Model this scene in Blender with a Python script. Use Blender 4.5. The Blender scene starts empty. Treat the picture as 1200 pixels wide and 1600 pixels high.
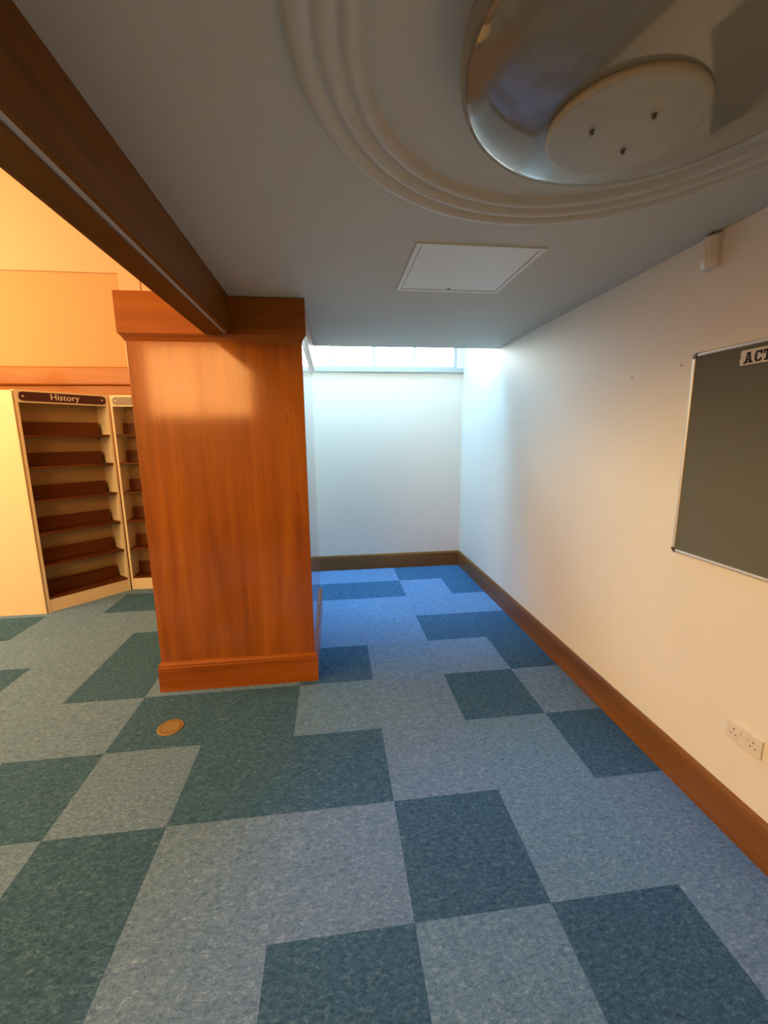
import bpy, bmesh, math, random
from mathutils import Matrix, Vector

random.seed(7)
scene = bpy.context.scene
COL = scene.collection

# ------------------------------------------------------------------ camera
cam_data = bpy.data.cameras.new('camera')
cam = bpy.data.objects.new('camera', cam_data)
COL.objects.link(cam)
cam_data.sensor_fit = 'VERTICAL'
cam_data.sensor_height = 32.0
cam_data.sensor_width = 24.0
cam_data.lens = 657.1 / 1600.0 * 32.0
cam_data.clip_start = 0.02
RX, DN, FW = (0.9926, -0.1211, -0.0106), (-0.0317, -0.1733, -0.9844), (0.1174, 0.9774, -0.1758)
cam.matrix_world = Matrix(((RX[0], -DN[0], -FW[0], -0.232),
                           (RX[1], -DN[1], -FW[1], -1.6652),
                           (RX[2], -DN[2], -FW[2], 1.6602),
                           (0, 0, 0, 1)))
scene.camera = cam

# ------------------------------------------------------------------ world, lights, exposure
scene.view_settings.view_transform = 'Standard'
scene.view_settings.look = 'None'
scene.view_settings.exposure = 0.0
scene.view_settings.gamma = 1.0
scene.view_settings.use_curve_mapping = False

world = bpy.data.worlds.new('overcast_sky')
scene.world = world
world.use_nodes = True
wb = world.node_tree.nodes['Background']
# clear sky: pale at the horizon, blue overhead, bright pavement below
_wt = world.node_tree
_tc = _wt.nodes.new('ShaderNodeTexCoord')
_sx = _wt.nodes.new('ShaderNodeSeparateXYZ')
_wt.links.new(_tc.outputs['Generated'], _sx.inputs[0])
_mr = _wt.nodes.new('ShaderNodeMapRange')
_mr.inputs['From Min'].default_value = -1.0
_wt.links.new(_sx.outputs['Z'], _mr.inputs['Value'])
_rp = _wt.nodes.new('ShaderNodeValToRGB')
_el = _rp.color_ramp.elements
while len(_el) < 5:
    _el.new(0.5)
for _e, (_p, _c) in zip(_el, ((0.0, (0.20, 0.16, 0.12)), (0.49, (0.20, 0.16, 0.12)), (0.505, (0.34, 0.31, 0.27)), (0.62, (0.31, 0.33, 0.33)), (0.86, (0.37, 0.73, 1.14)))):
    _e.position = _p
    _e.color = (*_c, 1)
_wt.links.new(_mr.outputs[0], _rp.inputs['Fac'])
_wt.links.new(_rp.outputs['Color'], wb.inputs['Color'])
wb.inputs['Strength'].default_value = 51.0


def portal(name, loc, rot, sx, sy):
    l = bpy.data.lights.new(name, 'AREA')
    l.shape = 'RECTANGLE'
    l.size, l.size_y = sx, sy
    l.cycles.is_portal = True
    o = bpy.data.objects.new(name, l)
    COL.objects.link(o)
    o.location = loc
    o.rotation_euler = rot
    return o


def lamp(name, loc, power, color, radius=0.15):
    l = bpy.data.lights.new(name, 'POINT')
    l.energy = power
    l.color = color
    l.shadow_soft_size = radius
    o = bpy.data.objects.new(name, l)
    COL.objects.link(o)
    o.location = loc
    return o


portal('window_portal', (0.4, 3.62, 2.8), (math.radians(-90), 0, 0), 1.8, 0.75)
portal('window_portal', (0.26, 2.94, 4.16), (0, 0, 0), 1.3, 0.86)  # portal of the added rooflight
portal('window_portal', (-2.75, -5.13, 2.75), (math.radians(90), 0, 0), 2.1, 1.4)
WARM = (1.0, 0.74, 0.33)
for p in ((-4.6, -2.8, 3.1), (-4.6, -0.4, 3.1), (-4.8, 1.5, 3.1)):
    lamp('hall_lamp', p, 248, WARM, 0.60)


# ------------------------------------------------------------------ materials
def new_mat(name):
    m = bpy.data.materials.new(name)
    m.use_nodes = True
    nt = m.node_tree
    return m, nt, nt.nodes['Principled BSDF']


def N(nt, t, **kw):
    n = nt.nodes.new(t)
    for k, v in kw.items():
        setattr(n, k, v)
    return n


def coords(nt, scale=(1, 1, 1), rot=(0, 0, 0), kind='Object'):
    tc = N(nt, 'ShaderNodeTexCoord')
    mp = N(nt, 'ShaderNodeMapping')
    mp.inputs['Scale'].default_value = scale
    mp.inputs['Rotation'].default_value = rot
    nt.links.new(tc.outputs[kind], mp.inputs['Vector'])
    return mp.outputs['Vector']


def noise(nt, vec, scale, detail=4, rough=0.6, dist=0.0):
    n = N(nt, 'ShaderNodeTexNoise')
    n.inputs['Scale'].default_value = scale
    n.inputs['Detail'].default_value = detail
    n.inputs['Roughness'].default_value = rough
    n.inputs['Distortion'].default_value = dist
    nt.links.new(vec, n.inputs['Vector'])
    return n.outputs['Fac']


def ramp(nt, fac, stops):
    r = N(nt, 'ShaderNodeValToRGB')
    el = r.color_ramp.elements
    while len(el) < len(stops):
        el.new(0.5)
    for e, (p, c) in zip(el, stops):
        e.position = p
        e.color = (*c, 1)
    nt.links.new(fac, r.inputs['Fac'])
    return r.outputs['Color']


def mix(nt, a, b, fac, mode='MIX'):
    m = N(nt, 'ShaderNodeMix', data_type='RGBA', blend_type=mode)
    for s, v in ((m.inputs[6], a), (m.inputs[7], b), (m.inputs[0], fac)):
        if isinstance(v, (int, float)):
            s.default_value = v
        elif isinstance(v, tuple):
            s.default_value = (*v, 1)
        else:
            nt.links.new(v, s)
    return m.outputs[2]


def bump(nt, bsdf, h, strength=0.1, dist=0.002):
    b = N(nt, 'ShaderNodeBump')
    b.inputs['Strength'].default_value = strength
    b.inputs['Distance'].default_value = dist
    nt.links.new(h, b.inputs['Height'])
    nt.links.new(b.outputs['Normal'], bsdf.inputs['Normal'])


def paint(name, col, rough=0.6, var=0.05, bump_s=0.12, scale=60, spec=0.4):
    m, nt, b = new_mat(name)
    v = coords(nt)
    lo = tuple(c * (1 - var) for c in col)
    c = ramp(nt, noise(nt, v, 1.4, 5, 0.65), [(0.3, lo), (0.7, col)])
    nt.links.new(c, b.inputs['Base Color'])
    b.inputs['Roughness'].default_value = rough
    b.inputs['Specular IOR Level'].default_value = spec
    bump(nt, b, noise(nt, v, scale, 3, 0.6), bump_s, 0.003)
    return m


def wood(name, dark, mid, light, grain='Z', rough=0.2, coat=0.4, fine=1.0, knots=False):
    m, nt, b = new_mat(name)
    s = {'Z': (9, 9, 0.55), 'Y': (9, 0.55, 9), 'X': (0.55, 9, 9)}[grain]
    v = coords(nt, s)
    f1 = noise(nt, v, 1.0 * fine, 6, 0.6, 0.5)
    base = ramp(nt, f1, [(0.25, dark), (0.5, mid), (0.78, light)])
    s2 = {'Z': (90, 90, 2.5), 'Y': (90, 2.5, 90), 'X': (2.5, 90, 90)}[grain]
    f2 = noise(nt, coords(nt, s2), 1.0, 3, 0.6)
    c = mix(nt, base, ramp(nt, f2, [(0.3, (0.72, 0.72, 0.72)), (0.6, (1, 1, 1))]), 0.45, 'MULTIPLY')
    f3 = noise(nt, coords(nt), 1.6, 2, 0.5)
    c = mix(nt, c, ramp(nt, f3, [(0.3, (0.84, 0.8, 0.78)), (0.65, (1, 1, 1))]), 0.7, 'MULTIPLY')
    if knots:
        vo = N(nt, 'ShaderNodeTexVoronoi')
        vo.inputs['Scale'].default_value = 1.0
        nt.links.new(coords(nt, (5.5, 5.5, 2.2)), vo.inputs['Vector'])
        k = ramp(nt, vo.outputs['Distance'], [(0.02, (0.45, 0.36, 0.3)), (0.10, (1, 1, 1))])
        c = mix(nt, c, k, 0.55, 'MULTIPLY')
    nt.links.new(c, b.inputs['Base Color'])
    b.inputs['Roughness'].default_value = rough
    b.inputs['Coat Weight'].default_value = coat
    b.inputs['Specular IOR Level'].default_value = 0.2
    b.inputs['Coat Roughness'].default_value = 0.10
    bump(nt, b, f1, 0.04, 0.004)
    return m


def carpet(name, c_lo, c_mid, c_hi):
    m, nt, b = new_mat(name)
    tc = N(nt, 'ShaderNodeTexCoord')
    oi = N(nt, 'ShaderNodeObjectInfo')
    off = N(nt, 'ShaderNodeVectorMath', operation='SCALE')
    comb = N(nt, 'ShaderNodeCombineXYZ')
    for i in range(3):
        nt.links.new(oi.outputs['Random'], comb.inputs[i])
    nt.links.new(comb.outputs[0], off.inputs[0])
    off.inputs['Scale'].default_value = 37.0
    add = N(nt, 'ShaderNodeVectorMath', operation='ADD')
    nt.links.new(tc.outputs['Object'], add.inputs[0])
    nt.links.new(off.outputs[0], add.inputs[1])
    mp = N(nt, 'ShaderNodeMapping')
    mp.inputs['Scale'].default_value = (48, 85, 60)
    nt.links.new(add.outputs[0], mp.inputs['Vector'])
    f = noise(nt, mp.outputs['Vector'], 1.0, 4, 0.7, 0.6)
    c = ramp(nt, f, [(0.30, c_lo), (0.49, c_mid), (0.54, c_mid), (0.72, c_hi)])
    f2 = noise(nt, add.outputs[0], 260, 3, 0.7)
    c = mix(nt, c, ramp(nt, f2, [(0.3, (0.6, 0.6, 0.6)), (0.7, (1.28, 1.28, 1.28))]), 0.85, 'MULTIPLY')
    f3 = noise(nt, add.outputs[0], 22, 3, 0.6)
    c = mix(nt, c, ramp(nt, f3, [(0.35, (0.90, 0.93, 0.95)), (0.65, (1.06, 1.03, 1.0))]), 0.8, 'MULTIPLY')
    # every tile a touch lighter or darker
    mr = N(nt, 'ShaderNodeMapRange')
    mr.inputs['To Min'].default_value = 0.97
    mr.inputs['To Max'].default_value = 1.03
    nt.links.new(oi.outputs['Random'], mr.inputs['Value'])
    cb = N(nt, 'ShaderNodeCombineColor')
    for i in range(3):
        nt.links.new(mr.outputs[0], cb.inputs[i])
    c = mix(nt, c, cb.outputs[0], 1.0, 'MULTIPLY')
    nt.links.new(c, b.inputs['Base Color'])
    b.inputs['Roughness'].default_value = 0.95
    b.inputs['Specular IOR Level'].default_value = 0.1
    bump(nt, b, f2, 0.5, 0.003)
    return m


def plain(name, col, rough=0.5, metal=0.0, emit=None, spec=0.5):
    m, nt, b = new_mat(name)
    f = noise(nt, coords(nt), 40, 3, 0.6)
    c = ramp(nt, f, [(0.3, tuple(x * 0.93 for x in col)), (0.7, col)])
    nt.links.new(c, b.inputs['Base Color'])
    b.inputs['Roughness'].default_value = rough
    b.inputs['Metallic'].default_value = metal
    b.inputs['Specular IOR Level'].default_value = spec
    return m


M = {}
M['wall'] = paint('white_wall_paint', (0.84, 0.815, 0.735), 0.5, 0.03, 0.10, 70, 0.4)
M['wall_recess'] = paint('warm_white_wall_paint', (0.89, 0.795, 0.675), 0.5, 0.03, 0.10, 70, 0.4)
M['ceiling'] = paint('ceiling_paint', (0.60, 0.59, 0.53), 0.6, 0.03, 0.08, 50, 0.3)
M['hall_wall'] = paint('hall_cream_paint', (0.63, 0.395, 0.25), 0.7, 0.03)
M['hall_panel'] = paint('hall_buff_paint', (0.56, 0.30, 0.14), 0.7, 0.03)
M['pillar_wood'] = wood('pillar_veneer', (0.20, 0.050, 0.001), (0.33, 0.090, 0.001), (0.47, 0.150, 0.002), 'Z', 0.35, 1.0, knots=True)
M['pillar_wood_x'] = wood('pillar_trim_wood', (0.23, 0.058, 0.003), (0.35, 0.096, 0.004), (0.46, 0.15, 0.008), 'X', 0.35, 0.45)
M['beam_wood'] = wood('beam_wood', (0.12, 0.038, 0.002), (0.18, 0.060, 0.003), (0.26, 0.09, 0.006), 'Y', 0.5, 0.05)
M['base_wood_y'] = wood('baseboard_wood_long', (0.13, 0.055, 0.014), (0.21, 0.090, 0.022), (0.30, 0.13, 0.034), 'Y', 0.35, 0.2)
M['base_wood_x'] = wood('baseboard_wood_cross', (0.13, 0.055, 0.014), (0.21, 0.090, 0.022), (0.30, 0.13, 0.034), 'X', 0.35, 0.2)
M['hall_trim'] = wood('hall_trim_wood', (0.26, 0.075, 0.003), (0.36, 0.11, 0.005), (0.45, 0.155, 0.010), 'X', 0.45, 0.1)
M['cream_shade'] = paint('cream_laminate_shade', (0.44, 0.33, 0.17), 0.6, 0.03, 0.03)  # cream laminate darkened for the shade inside the bookcases
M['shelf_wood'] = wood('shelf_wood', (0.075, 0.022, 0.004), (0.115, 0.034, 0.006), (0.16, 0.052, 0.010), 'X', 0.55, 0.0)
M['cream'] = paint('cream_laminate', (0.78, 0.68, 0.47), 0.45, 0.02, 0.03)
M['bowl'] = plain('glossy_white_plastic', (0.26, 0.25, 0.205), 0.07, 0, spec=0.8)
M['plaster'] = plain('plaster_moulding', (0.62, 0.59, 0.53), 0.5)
M['white_plastic'] = plain('white_plastic', (0.78, 0.74, 0.66), 0.35)
M['hatch'] = paint('hatch_paint', (0.80, 0.80, 0.76), 0.4, 0.02, 0.03)
M['disc'] = plain('matt_cover_plastic', (0.41, 0.41, 0.355), 0.45)
M['alu'] = plain('aluminium', (0.82, 0.82, 0.80), 0.35, 0.55)
M['dark_metal'] = plain('dark_corner', (0.16, 0.15, 0.13), 0.35, 0.6)
M['felt'] = paint('grey_felt', (0.150, 0.158, 0.140), 0.95, 0.06, 0.4, 300, 0.1)
M['black'] = plain('black_print', (0.012, 0.010, 0.012), 0.6)
M['paper'] = plain('paper', (0.72, 0.68, 0.60), 0.7)
M['maroon'] = plain('maroon_plastic', (0.050, 0.008, 0.008), 0.55)
M['mauve'] = plain('maroon_plastic_glare', (0.19, 0.12, 0.085), 0.4)  # maroon plate with its glare put into the base colour
M['letter'] = plain('cream_lettering', (0.85, 0.80, 0.70), 0.5)
M['brass'] = plain('worn_brass', (0.27, 0.19, 0.085), 0.6, 0.1)
M['hole'] = plain('dark_hole', (0.03, 0.022, 0.018), 0.8)
M['frame'] = plain('grey_white_window_frame', (0.50, 0.52, 0.51), 0.4)
M['grey_strip'] = plain('plain_grey', (0.55, 0.52, 0.52), 0.45)
M['carpet_dark'] = carpet('carpet_teal', (0.024, 0.068, 0.140), (0.051, 0.136, 0.262), (0.14, 0.25, 0.40))
M['carpet_light'] = carpet('carpet_grey', (0.080, 0.158, 0.29), (0.148, 0.268, 0.49), (0.28, 0.43, 0.66))
M['carpet_mid'] = carpet('carpet_grey_teal', (0.072, 0.156, 0.275), (0.134, 0.265, 0.465), (0.26, 0.42, 0.63))

def glass(name, tint):
    m, gnt, gb = new_mat(name)
    gnt.nodes.remove(gb)
    tr = N(gnt, 'ShaderNodeBsdfTransparent')
    tr.inputs['Color'].default_value = (*tint, 1)
    gl = N(gnt, 'ShaderNodeBsdfGlossy')
    gl.inputs['Roughness'].default_value = 0.02
    fr = N(gnt, 'ShaderNodeFresnel')
    ms = N(gnt, 'ShaderNodeMixShader')
    gnt.links.new(fr.outputs[0], ms.inputs[0])
    gnt.links.new(tr.outputs[0], ms.inputs[1])
    gnt.links.new(gl.outputs[0], ms.inputs[2])
    gnt.links.new(ms.outputs[0], gnt.nodes['Material Output'].inputs['Surface'])
    return m


M['glass'] = glass('window_glass', (0.93, 0.97, 0.97))
M['glass_tinted'] = glass('obscured_window_glass', (1.0, 0.66, 0.36))

# ------------------------------------------------------------------ helpers
def box(bm, x0, x1, y0, y1, z0, z1, bev=0.0, mat=None):
    v = [bm.verts.new((x, y, z)) for z in (z0, z1) for y in (y0, y1) for x in (x0, x1)]
    fs = [(0, 2, 3, 1), (4, 5, 7, 6), (0, 1, 5, 4), (2, 6, 7, 3), (0, 4, 6, 2), (1, 3, 7, 5)]
    faces = [bm.faces.new([v[i] for i in f]) for f in fs]
    if bev > 0:
        edges = list({e for f in faces for e in f.edges})
        bmesh.ops.bevel(bm, geom=edges, offset=bev, segments=2, profile=0.5, affect='EDGES')
    if mat is not None:
        bmesh.ops.transform(bm, matrix=mat, verts=list(bm.verts))
    return bm


def B(*boxes, bev=0.0):
    bm = bmesh.new()
    for b in boxes:
        box(bm, *b, bev=bev)
    return bm


def obj(name, bm, mat, parent=None, smooth=False, loc=None):
    me = bpy.data.meshes.new(name)
    bmesh.ops.recalc_face_normals(bm, faces=bm.faces)
    bm.to_mesh(me)
    bm.free()
    if mat is not None:
        me.materials.append(mat)
    if smooth:
        for p in me.polygons:
            p.use_smooth = True
    o = bpy.data.objects.new(name, me)
    COL.objects.link(o)
    if parent is not None:
        o.parent = parent
    if loc:
        o.location = loc
    return o


def struct(name, bm, mat, smooth=False):
    o = obj(name, bm, mat, None, smooth)
    o['kind'] = 'structure'
    return o


def empty(name, loc=(0, 0, 0), rz=0.0):
    o = bpy.data.objects.new(name, None)
    o.empty_display_size = 0.1
    COL.objects.link(o)
    o.location = loc
    o.rotation_euler = (0, 0, rz)
    return o


def tag(o, label, cat, group=None):
    o['label'] = label
    o['category'] = cat
    if group:
        o['group'] = group
    return o


def lathe(profile, seg=72):
    """revolve (r, z) points about z"""
    bm = bmesh.new()
    rings = []
    for r, z in profile:
        if r < 1e-6:
            rings.append([bm.verts.new((0, 0, z))])
        else:
            rings.append([bm.verts.new((r * math.cos(2 * math.pi * i / seg), r * math.sin(2 * math.pi * i / seg), z)) for i in range(seg)])
    for a, b in zip(rings, rings[1:]):
        for i in range(seg):
            j = (i + 1) % seg
            if len(a) == 1 and len(b) == 1:
                continue
            if len(a) == 1:
                bm.faces.new((a[0], b[i], b[j]))
            elif len(b) == 1:
                bm.faces.new((a[i], b[0], a[j]))
            else:
                bm.faces.new((a[i], a[j], b[j], b[i]))
    return bm


def ring_prism(levels):
    """stack of rectangles (x0,x1,y0,y1,z) joined into a closed solid: skirtings and capitals with moulded edges"""
    bm = bmesh.new()
    rows = []
    for x0, x1, y0, y1, z in levels:
        rows.append([bm.verts.new(p) for p in ((x0, y0, z), (x1, y0, z), (x1, y1, z), (x0, y1, z))])
    bm.faces.new(rows[0][::-1])
    bm.faces.new(rows[-1])
    for a, b in zip(rows, rows[1:]):
        for i in range(4):
            j = (i + 1) % 4
            bm.faces.new((a[i], a[j], b[j], b[i]))
    return bm


def extrude_profile(prof, a, b, axis):
    """prof = list of (depth, z); extruded from a to b along 'x' or 'y'"""
    bm = bmesh.new()
    def P(d, z, t):
        return (d, t, z) if axis == 'y' else (t, d, z)
    r0 = [bm.verts.new(P(d, z, a)) for d, z in prof]
    r1 = [bm.verts.new(P(d, z, b)) for d, z in prof]
    n = len(prof)
    bm.faces.new(r0)
    bm.faces.new(r1[::-1])
    for i in range(n):
        j = (i + 1) % n
        bm.faces.new((r0[i], r1[i], r1[j], r0[j]))
    return bm


def text_obj(name, body, size, mat, parent, extrude=0.0008):
    cu = bpy.data.curves.new(name + '_curve', 'FONT')
    cu.body = body
    cu.size = size
    cu.extrude = extrude
    cu.align_x = 'CENTER'
    cu.align_y = 'CENTER'
    tmp = bpy.data.objects.new('tmp', cu)
    COL.objects.link(tmp)
    dg = bpy.context.evaluated_depsgraph_get()
    dg.update()
    me = bpy.data.meshes.new_from_object(tmp.evaluated_get(dg))
    bpy.data.objects.remove(tmp)
    bpy.data.curves.remove(cu)
    me.name = name
    me.materials.clear()
    me.materials.append(mat)
    o = bpy.data.objects.new(name, me)
    COL.objects.link(o)
    o.parent = parent
    return o


# ------------------------------------------------------------------ structure
XW, YW, ZC = 1.372, 3.5, 2.472       # right wall face, far wall face, alcove ceiling
PX0, PX1, PY0, PY1 = -1.40, -0.395, 1.06, 2.36
HZ = 4.7                              # hall ceiling
HX, BY = -6.0, -5.0                   # hall left wall, back wall

# floor slab with one object per carpet tile
floor = struct('floor', B((HX, XW, BY, YW, -0.12, -0.006)), M['carpet_dark'])
DARK = {(-3, -1), (-3, -2), (-1, -2), (0, -1), (1, -2), (-4, 0), (-2, 0), (-1, 0), (2, 0), (-3, 1), (-2, 1), (1, 1),
        (-6, 2), (-4, 2), (-1, 2), (2, 2), (-4, 3), (1, 3), (2, 3), (-7, 4), (-5, 5), (0, 5), (-1, 5), (2, 5), (1, 6), (2, 6)}
MID = {(-1, 1), (1, 0), (1, -1), (0, -2)}
meshes = {}


def tile_mesh(mat, x0, x1, y0, y1):
    key = (mat.name, round(x1 - x0, 3), round(y1 - y0, 3))
    if key not in meshes:
        bm = B((0, x1 - x0, 0, y1 - y0, -0.006, 0))
        bmesh.ops.recalc_face_normals(bm, faces=bm.faces)
        me = bpy.data.meshes.new('carpet_tile')
        bm.to_mesh(me)
        bm.free()
        me.materials.append(mat)
        meshes[key] = me
    return meshes[key]


g = 0.00015
for i in range(-12, 3):
    for j in range(-6, 7):
        if (i, j) in DARK:
            mt = M['carpet_dark']
        elif (i, j) in MID:
            mt = M['carpet_mid']
        elif -7 <= i <= 2 and -2 <= j <= 6:
            mt = M['carpet_light']
        else:
            mt = random.choice((M['carpet_dark'], M['carpet_light'], M['carpet_light']))
        x0, x1 = i * .5 + g, min((i + 1) * .5 - g, XW)
        y0, y1 = j * .5 + g, min((j + 1) * .5 - g, YW)
        o = bpy.data.objects.new('carpet_tile', tile_mesh(mt, x0, x1, y0, y1))
        COL.objects.link(o)
        o.parent = floor
        o.location = (x0, y0, 0)

# right wall, with small plug marks
wr = struct('wall_right', B((XW, XW + .12, BY, YW + .12, -0.12, 3.5)), M['wall'])
for (y, z) in ((1.987, 1.786), (1.782, 1.778), (1.643, 1.778), (0.496, 1.958), (0.173, 1.969)):
    bm = bmesh.new()
    bmesh.ops.create_cone(bm, cap_ends=True, segments=10, radius1=.0035, radius2=.0035, depth=.002,
                          matrix=Matrix.Translation((XW - .0005, y, z)) @ Matrix.Rotation(math.pi / 2, 4, 'Y'))
    obj('wall_plug', bm, M['hole'], wr)

# far wall: lower part under the clerestory, left return of the recess, light well above
WB = 2.416
struct('wall_far', B((-0.52, XW, YW, YW + .12, -0.12, WB)), M['wall_recess'])
struct('wall_far_upper', B((-0.52, XW, YW, YW + .12, 3.16, 3.5)), M['wall'])
struct('wall_far_side', B((-0.92, -0.52, PY1, YW + .12, -0.12, 3.5)), M['wall'])
struct('wall_well_front', B((-0.52, XW, 2.275, 2.375, 2.62, 3.5)), M['wall_recess'])
RL = (-0.40, 0.92, 2.50, 3.38)       # invented rooflight over the recess, added to light the carpet blue
struct('ceiling_well', B((-0.92, RL[0], 2.275, YW + .12, 3.5, 3.62), (RL[1], XW + .12, 2.275, YW + .12, 3.5, 3.62),
                         (RL[0], RL[1], 2.275, RL[2], 3.5, 3.62), (RL[0], RL[1], RL[3], YW + .12, 3.5, 3.62)), M['wall'])
struct('added_rooflight_shaft', B((RL[0] - .08, RL[0], RL[2], RL[3], 3.62, 4.08), (RL[1], RL[1] + .08, RL[2], RL[3], 3.62, 4.08),
                                  (RL[0] - .08, RL[1] + .08, RL[2] - .08, RL[2], 3.62, 4.08), (RL[0] - .08, RL[1] + .08, RL[3], RL[3] + .08, 3.62, 4.08)), M['wall'])  # added shaft, steers the rooflight's daylight down to the floor
w3 = struct('added_rooflight', B((RL[0], RL[0] + .03, RL[2], RL[3], 4.08, 4.13), (RL[1] - .03, RL[1], RL[2], RL[3], 4.08, 4.13),
                          (RL[0] + .03, RL[1] - .03, RL[2], RL[2] + .03, 4.08, 4.13), (RL[0] + .03, RL[1] - .03, RL[3] - .03, RL[3], 4.08, 4.13)), M['frame'])
obj('pane', B((RL[0] + .03, RL[1] - .03, RL[2] + .03, RL[3] - .03, 4.10, 4.104)), M['glass'], w3)
struct('ceiling', B((-0.805, XW, BY, 2.375, ZC, 2.62)), M['ceiling'])
struct('wall_bulkhead', B((-0.92, -0.805, BY, PY1, 2.495, HZ), (-0.92, -0.60, PY1, YW + .12, 3.5, HZ)), M['hall_wall'])

# clerestory window in the light well
win = struct('window_1', B((-0.52, XW, YW - .035, YW + .10, WB, WB + .047)), M['frame'])       # deep sill
obj('window_frame', B((-0.52, 1.30, YW + .02, YW + .075, WB + .047, WB + .075),
                      (-0.52, 1.30, YW + .02, YW + .075, 3.12, 3.16),
                      (1.262, 1.30, YW + .02, YW + .075, WB + .075, 3.12),
                      (-0.52, -0.48, YW + .02, YW + .075, WB + .075, 3.12)), M['frame'], win)
obj('window_reveal', B((1.30, XW, YW - .004, YW + .12, WB + .047, 3.16)), M['wall'], win)
xs = [-0.48, -0.192, 0.292, 0.784, 1.262]
for k, x in enumerate(xs[1:-1]):
    w = .022 if k == 1 else .011
    obj('mullion', B((x - w, x + w, YW + .022, YW + .07, WB + .075, 3.12)), M['frame'], win)
for a, b in zip(xs, xs[1:]):
    obj('pane', B((a, b, YW + .045, YW + .049, WB + .06, 3.13)), M['glass'], win)

# hall shell
struct('wall_hall_far', B((HX, -0.92, YW, YW + .12, -0.12, HZ)), M['hall_panel'])
# raised plaster band and pier framing the buff panel
band = struct('trim_1', B((HX, -2.438, YW - .022, YW, 3.40, HZ), (-2.438, -0.92, YW - .022, YW, 2.44, HZ)), M['hall_wall'])
struct('trim_2', extrude_profile([(YW, 2.44), (YW - .06, 2.44), (YW - .068, 2.43), (YW - .068, 2.262), (YW - .055, 2.247), (YW, 2.247)], HX, -0.92, 'x'), M['hall_trim'])
struct('trim_3', B((HX, -0.92, YW - .030, YW, 0, 2.2465)), M['hall_trim'])
struct('wall_hall_left', B((HX - .12, HX, BY, YW, -0.12, HZ)), M['hall_wall'])
# back wall with a high hall window
struct('wall_back', B((HX, -3.75, BY - .12, BY, -0.12, HZ), (-1.75, XW, BY - .12, BY, -0.12, HZ),
                      (-3.75, -1.75, BY - .12, BY, -0.12, 2.06), (-3.75, -1.75, BY - .12, BY, 3.45, HZ)), M['hall_wall'])
w2 = struct('window_2', B((-3.75, -1.75, BY - .09, BY - .04, 2.06, 2.10), (-3.75, -1.75, BY - .09, BY - .04, 3.41, 3.45),
                          (-3.75, -3.71, BY - .09, BY - .04, 2.10, 3.41), (-1.79, -1.75, BY - .09, BY - .04, 2.10, 3.41),
                          (-2.77, -2.73, BY - .09, BY - .04, 2.10, 3.41)), M['frame'])
obj('pane', B((-3.71, -2.77, BY - .07, BY - .066, 2.10, 3.41)), M['glass_tinted'], w2)
obj('pane', B((-2.73, -1.79, BY - .07, BY - .066, 2.10, 3.41)), M['glass_tinted'], w2)
struct('ceiling_hall', B((HX, -0.92, BY, YW, HZ, HZ + .1)), M['hall_wall'])

# baseboards with an ogee top
def base_prof(face, s):
    # s = +1: wall lies at larger depth
    t = .016
    return [(face + s * t, 0), (face, 0), (face, .163), (face + s * .002, .168), (face + s * .0015, .174), (face + s * .006, .182), (face + s * .011, .190), (face + s * t, .193)]
struct('baseboard_right', extrude_profile(base_prof(1.356, 1), BY, YW, 'y'), M['base_wood_y'])
struct('baseboard_far', extrude_profile(base_prof(3.484, 1), -0.52, 1.356, 'x'), M['base_wood_x'])

# ------------------------------------------------------------------ pillar
pil = tag(empty('pillar', ((PX0 + PX1) / 2, PY0, 0)), 'broad square pillar clad in glossy orange veneer with plinth and capital', 'pillar')
ox, oy = (PX0 + PX1) / 2, PY0


def rel(bm):
    bmesh.ops.translate(bm, vec=(-ox, -oy, 0), verts=bm.verts)
    return bm


obj('shaft', rel(B((PX0, PX1, PY0, PY1, 0.12, 2.40), bev=.003)), M['pillar_wood'], pil)
def lv(d, z, d2=None):
    return (PX0 - d, PX1 + d, PY0 - d, PY1, z)
obj('plinth', rel(ring_prism([lv(.018, 0), lv(.018, .170), lv(.014, .176), lv(.015, .186), lv(.009, .196), lv(.006, .204), lv(.001, .207)])), M['pillar_wood_x'], pil)
obj('capital', rel(ring_prism([lv(.002, 2.222), lv(.004, 2.226), lv(.012, 2.243), lv(.024, 2.256), lv(.028, 2.262), lv(.028, ZC - .004)])), M['pillar_wood_x'], pil)
bm = ring_prism([(PX0 - .028, -0.925, PY0 - .028, PY1, ZC - .004), (PX0 - .028, -0.925, PY0 - .028, PY1, 2.482), (PX0 - .024, -0.925, PY0 - .024, PY1, 2.487)])
obj('top_fillet', rel(bm), M['pillar_wood_x'], pil)

# ------------------------------------------------------------------ beam
bmo = tag(empty('ceiling_beam', (-0.86, -1.95, 2.26)), 'brown timber beam running along the ceiling edge into the pillar', 'beam')
def relb(bm):
    bmesh.ops.translate(bm, vec=(.86, 1.95, -2.26), verts=bm.verts)
    return bm
yb = PY0 - .03
obj('fascia_board', relb(B((-.822, -.800, BY, yb, 2.262, ZC + .002), bev=.002)), M['beam_wood'], bmo)
obj('soffit_board', relb(B((-.925, -.842, BY, yb, 2.258, 2.285), bev=.002)), M['beam_wood'], bmo)
obj('hall_side_board', relb(B((-.945, -.925, BY, yb, 2.258, 2.49), bev=.002)), M['beam_wood'], bmo)
bm = bmesh.new()
vv = [bm.verts.new(p) for p in ((-.8215, BY, 2.2645), (-.8425, BY, 2.2645), (-.8425, yb, 2.2645), (-.8215, yb, 2.2645),
                                (-.8215, BY, 2.30), (-.8425, BY, 2.30), (-.8425, yb, 2.30), (-.8215, yb, 2.30))]
for f in ((0, 1, 2, 3), (7, 6, 5, 4), (0, 4, 5, 1), (1, 5, 6, 2), (2, 6, 7, 3), (3, 7, 4, 0)):
    bm.faces.new([vv[i] for i in f])
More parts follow.
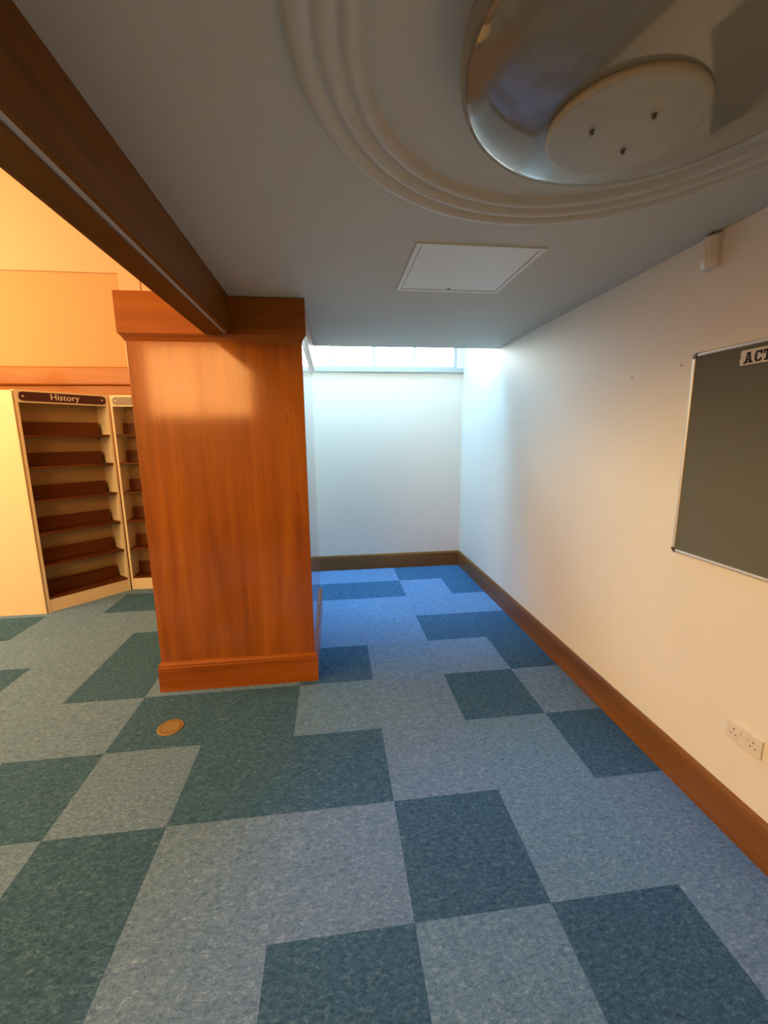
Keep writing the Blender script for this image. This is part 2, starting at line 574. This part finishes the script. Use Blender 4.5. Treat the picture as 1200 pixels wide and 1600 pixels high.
st = obj('grey_strip', relb(bm), M['grey_strip'], bmo)  # even grey sliver between the fascia and soffit boards
st['label'] = 'thin grey strip along the underside'

# ------------------------------------------------------------------ ceiling rose and lamp bowl
RC = (0.450, -0.712)
prof = [(.592, .001), (.600, -.004), (.607, -.012), (.618, -.016), (.632, -.014), (.640, -.007), (.648, -.006), (.655, -.014), (.667, -.020),
        (.682, -.019), (.691, -.011), (.700, -.009), (.707, -.017), (.720, -.023), (.736, -.021), (.748, -.012), (.756, 0)]
prof = [(a_, b_ * 1.25 if b_ < 0 else b_) for a_, b_ in prof]
rose = obj('ceiling_rose', lathe(prof, 128), M['plaster'], None, True, (RC[0], RC[1], ZC))
tag(rose, 'large round plaster ceiling rose with three moulded rings around the lamp', 'ceiling rose')
lampo = tag(empty('ceiling_lamp', (.456, -.752, ZC)), 'big glossy shallow bowl lamp in the ceiling rose', 'ceiling lamp')
RB = .407
pr = [(RB - .030, 0), (RB - .012, -.010), (RB - .002, -.030), (RB, -.050)]
for k in range(1, 25):
    a = k / 24 * math.pi / 2
    pr.append((RB * math.cos(a) ** .80, -.050 - .108 * math.sin(a) ** .80))
pr[-1] = (0, -.158)
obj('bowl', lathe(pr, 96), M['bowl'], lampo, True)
disc = obj('cover_disc', lathe([(0, -.150), (.150, -.150), (.156, -.156), (.157, -.164), (.153, -.170), (.146, -.172), (0, -.174)], 64), M['disc'], lampo, True, (-.046, .052, 0))
disc['label'] = 'matt round cover plate with three bolts'
BOLTS = ((-.070, 0.0), (.029, -.057), (.038, .050))
for k in range(3):
    c = BOLTS[k]
    bm = bmesh.new()
    bmesh.ops.create_cone(bm, cap_ends=True, segments=6, radius1=.004, radius2=.004, depth=.008, matrix=Matrix.Translation((c[0], c[1], -.178)))
    bmesh.ops.create_cone(bm, cap_ends=True, segments=16, radius1=.006, radius2=.006, depth=.002, matrix=Matrix.Translation((c[0], c[1], -.174)))
    obj('bolt', bm, M['dark_metal'], disc)

# ------------------------------------------------------------------ ceiling access hatch
h = tag(empty('access_hatch', (.44, .548, ZC)), 'white square access hatch in the ceiling beyond the lamp', 'hatch')
x0, x1, y0, y1 = -.288, .296, -.290, .292
fw = .022
obj('frame', B((x0, x1, y0, y0 + fw, -.006, 0), (x0, x1, y1 - fw, y1, -.006, 0), (x0, x0 + fw, y0 + fw, y1 - fw, -.006, 0), (x1 - fw, x1, y0 + fw, y1 - fw, -.006, 0)), M['hatch'], h)
obj('panel', B((x0 + fw + .004, x1 - fw - .004, y0 + fw + .004, y1 - fw - .004, -.004, -.0005), bev=.001), M['hatch'], h)
obj('shadow_gap', B((x0 + fw, x1 - fw, y0 + fw, y1 - fw, -.0004, 0)), M['grey_strip'], h)
bm = bmesh.new()
bmesh.ops.create_cone(bm, cap_ends=True, segments=16, radius1=.008, radius2=.008, depth=.003, matrix=Matrix.Translation((0, y1 - fw - .022, -.0055)))
obj('lock', bm, M['dark_metal'], h)

# ------------------------------------------------------------------ motion detector on the right wall
d = tag(empty('motion_detector', (XW, .062, 2.405)), 'small white motion detector high on the right wall above the noticeboard', 'detector')
bm = bmesh.new()
sec = [(0, -.034), (-.026, -.036), (-.046, -.024), (-.053, 0), (-.046, .024), (-.026, .036), (0, .034)]
rows = []
for z, s in ((-.072, .45), (-.066, .74), (-.045, .92), (.0, 1.0), (.045, 1.0), (.054, .80)):
    rows.append([bm.verts.new((x * s, y * (0.9 + .1 * s), z)) for x, y in sec])
for a, b in zip(rows, rows[1:]):
    for i in range(len(sec)):
        j = (i + 1) % len(sec)
        bm.faces.new((a[i], a[j], b[j], b[i]))
bm.faces.new(rows[0]); bm.faces.new(rows[-1][::-1])
obj('housing', bm, M['white_plastic'], d)
obj('lens_window', B((-.0525, -.044, -.015, .015, -.034, -.004), bev=.003), M['white_plastic'], d)
obj('bracket', B((-.030, 0, -.013, .013, .055, .066), bev=.002), M['dark_metal'], d)

# ------------------------------------------------------------------ noticeboard
nb = tag(empty('noticeboard', (XW, .098, 1.11)), 'large grey felt noticeboard with silver frame on the right wall', 'noticeboard')
L, Hh, T = 1.30, .895, .017
obj('felt_panel', B((-T + .005, -.001, -L + .006, -.006, .006, Hh - .006)), M['felt'], nb)
bw = .016
for b in ((-T, -.0005, -L + .02, -.02, 0, bw), (-T, -.0005, -L + .02, -.02, Hh - bw, Hh), (-T, -.0005, -bw, 0, .02, Hh - .02), (-T, -.0005, -L, -L + bw, .02, Hh - .02)):
    obj('frame_rail', B(b, bev=.005), M['alu'], nb)
for (yc, zc, q) in ((-.02, .02, 3), (-.02, Hh - .02, 0), (-L + .02, .02, 2), (-L + .02, Hh - .02, 1)):
    bm = bmesh.new()
    n = 8
    ri, ro = .003, .0215
    # quadrant of an annulus in the y-z plane
    a0 = {0: 0, 1: 90, 2: 180, 3: 270}[q]
    R_ = []
    for k in range(n + 1):
        a = math.radians(a0 + 90 * k / n)
        R_.append([bm.verts.new((x, yc + r * math.cos(a), zc + r * math.sin(a))) for x, r in ((-T - .0015, ri), (-T - .0015, ro - .003), (-T + .002, ro), (-.0005, ro), (-.0005, ri))])
    for a, b in zip(R_, R_[1:]):
        for i in range(5):
            j = (i + 1) % 5
            bm.faces.new((a[i], a[j], b[j], b[i]))
    bm.faces.new(R_[0]); bm.faces.new(R_[-1][::-1])
    obj('corner_cap', bm, M['dark_metal'], nb)

# paper heading strip with slab-serif capitals
hp = tag(empty('heading_strip', (XW - T + .0045, -.130, 1.974)), 'white paper strip with black capital letters at top of the noticeboard', 'paper strip')
bm = bmesh.new()
pts = [(0, 0), (.003, -.010), (0, -.022), (.004, -.036), (0.001, -.056), (-.30, -.056), (-.30, 0)]
a = [bm.verts.new((-.0012, y, z)) for y, z in pts]
b = [bm.verts.new((0, y, z)) for y, z in pts]
bm.faces.new(a); bm.faces.new(b[::-1])
for i in range(len(pts)):
    j = (i + 1) % len(pts)
    bm.faces.new((a[i], a[j], b[j], b[i]))
obj('paper', bm, M['paper'], hp)


def poly_letters(polys, name):
    """polys in reading units (u to the reader's right, v up), laid on the right wall: u -> -y"""
    bm = bmesh.new()
    for off, pl in polys:
        va = [bm.verts.new((-.0020, -(off + u), v)) for u, v in pl]
        vb = [bm.verts.new((-.0012, -(off + u), v)) for u, v in pl]
        bm.faces.new(va); bm.faces.new(vb[::-1])
        for i in range(len(pl)):
            j = (i + 1) % len(pl)
            bm.faces.new((va[i], va[j], vb[j], vb[i]))
    return bm


Hc = .040
def R4(u0, u1, v0, v1):
    return [(u0, v0), (u1, v0), (u1, v1), (u0, v1)]
zb = -.050
A = [[(.004, 0), (.013, 0), (.022, Hc), (.014, Hc)], [(.024, 0), (.034, 0), (.024, Hc), (.0175, Hc)], R4(.011, .027, .009, .015), R4(0, .016, 0, .006), R4(.021, .038, 0, .006), R4(.010, .026, Hc - .005, Hc)]
Cc = [R4(.002, .012, .007, Hc - .007), R4(.006, .027, 0, .008), R4(.006, .027, Hc - .008, Hc), R4(.023, .030, .003, .013), R4(.023, .030, Hc - .014, Hc)]
Tt = [R4(.011, .021, 0, Hc), R4(.005, .027, 0, .006), R4(0, .032, Hc - .008, Hc), R4(0, .006, Hc - .015, Hc), R4(.026, .032, Hc - .015, Hc)]
polys = []
for off, L_ in ((.012, A), (.053, Cc), (.087, Tt)):
    for p in L_:
        polys.append((off, [(u, v + zb) for u, v in p]))
obj('lettering', poly_letters(polys, 'lettering'), M['black'], hp)

# ------------------------------------------------------------------ double socket
so = tag(empty('double_socket', (XW, -.351, .457)), 'white double power socket low on the right wall', 'socket')
obj('face_plate', B((-.009, 0, -.073, .073, -.039, .039), bev=.0025), M['white_plastic'], so)
for s in (1, -1):
    c = s * .040
    holes = obj('socket_hole', B((-.0095, -.0088, c - .002, c + .002, .008, .015), (-.0095, -.0088, c - .013, c - .007, -.012, -.008), (-.0095, -.0088, c + .007, c + .013, -.012, -.008)), M['hole'], so)
    obj('rocker_switch', B((-.012, -.008, s * .014 - .005, s * .014 + .005, .004, .020), bev=.001), M['white_plastic'], so)

# ------------------------------------------------------------------ brass floor cover
fc = tag(empty('floor_socket_cover', (-1.222, .672, 0)), 'round brass cover plate set in the carpet before the pillar', 'floor plate')
obj('cover_plate', lathe([(0, .0005), (.072, .0005), (.072, .003), (.069, .005), (.060, .0055), (0, .0055)], 48), M['brass'], fc)
obj('rim_groove', lathe([(.054, .0056), (.054, .0062), (.058, .0062), (.058, .0056)], 48), M['base_wood_y'], fc)

# ------------------------------------------------------------------ hall bookcases
def bookcase(loc, rz, W, label, sign_mat, word=None):
    r = tag(empty('bookcase', loc, rz), label, 'bookcase')
    D, Ht, t = .26, 2.115, .022
    obj('side_panel', B((0, t, 0, D, 0, Ht), bev=.0015), M['cream'], r)
    obj('side_panel', B((W - t, W, 0, D, 0, Ht), bev=.0015), M['cream'], r)
    obj('back_panel', B((t, W - t, D - .012, D, .10, Ht)), M['cream_shade'], r)
    obj('top_panel', B((t, W - t, 0.002, D - .012, Ht - .018, Ht)), M['cream'], r)
    obj('plinth', B((t, W - t, .004, .022, 0, .128)), M['cream'], r)
    obj('header', B((t, W - t, .0005, .018, 2.002, Ht - .018)), M['cream'], r)
    for z in (.15, .475, .79, 1.105, 1.42, 1.713):
        s = obj('shelf', B((t + .0005, W - t - .0005, .003, D - .013, z - .020, z), bev=.0015), M['shelf_wood'], r)
        bm = bmesh.new()
        box(bm, t + .004, W - t - .03, .0, .012, .0, .125, bev=.001, mat=Matrix.Rotation(math.radians(-7), 4, 'X'))
        bmesh.ops.translate(bm, vec=(0, .165, z + .0016), verts=bm.verts)
        obj('book_stop', bm, M['shelf_wood'], r)
    # rounded name plate
    h0, h1 = 2.016, 2.098
    rr = (h1 - h0) / 2 * .7
    pts = []
    xa, xb = .030, W - .030
    for (cx, cz, a0) in ((xb - rr, h1 - rr, 0), (xa + rr, h1 - rr, 90), (xa + rr, h0 + rr, 180), (xb - rr, h0 + rr, 270)):
        for k in range(7):
            a = math.radians(a0 + 15 * k)
            pts.append((cx + rr * math.cos(a), cz + rr * math.sin(a)))
    bm = bmesh.new()
    fa = [bm.verts.new((x, -.006, z)) for x, z in pts]
    fb = [bm.verts.new((x, .0, z)) for x, z in pts]
    bm.faces.new(fa); bm.faces.new(fb[::-1])
    for i in range(len(pts)):
        j = (i + 1) % len(pts)
        bm.faces.new((fa[i], fa[j], fb[j], fb[i]))
    sg = obj('name_plate', bm, sign_mat, r)
    for x in (xa + .030, xb - .030):
        bm = bmesh.new()
        bmesh.ops.create_uvsphere(bm, u_segments=10, v_segments=6, radius=.008, matrix=Matrix.Translation((x, -.006, (h0 + h1) / 2)) @ Matrix.Diagonal((1, .5, 1, 1)))
        obj('screw', bm, M['alu'], sg)
    if word:
        t_ = text_obj('lettering', word, .078, M['letter'], sg)
        t_.rotation_euler = (math.pi / 2, 0, 0)
        t_.location = ((xa + xb) / 2, -.0075, (h0 + h1) / 2 + .002)
    return r


bookcase((-3.03, 2.575, 0), math.atan2(.565, .51), .762, 'angled cream bookcase headed History with six empty brown shelves', M['maroon'], 'History')
bookcase((-2.513, 3.150, 0), 0.0, .95, 'cream bookcase half hidden behind the pillar with blank maroon name plate, glare painted mauve', M['mauve'])
ep = tag(empty('end_panel', (-3.05, 2.56, 0)), 'tall plain cream bookcase end panel at the left edge', 'panel')
obj('board', B((-1.0, 0, 0, .022, 0, 2.105), bev=.002), M['cream'], ep)
obj('edge_strip', B((0.0003, .012, -.001, .018, 0, 2.105), bev=.0015), M['cream'], ep)

# boxed cable trunking up the hall wall
tk = tag(empty('cable_trunking', (-2.255, YW - .022, 2.45)), 'slim vertical cream trunking on the hall wall above the pillar', 'trunking')
obj('duct', B((-.038, .038, -.012, 0, 0, 2.2), bev=.003), M['hall_wall'], tk)
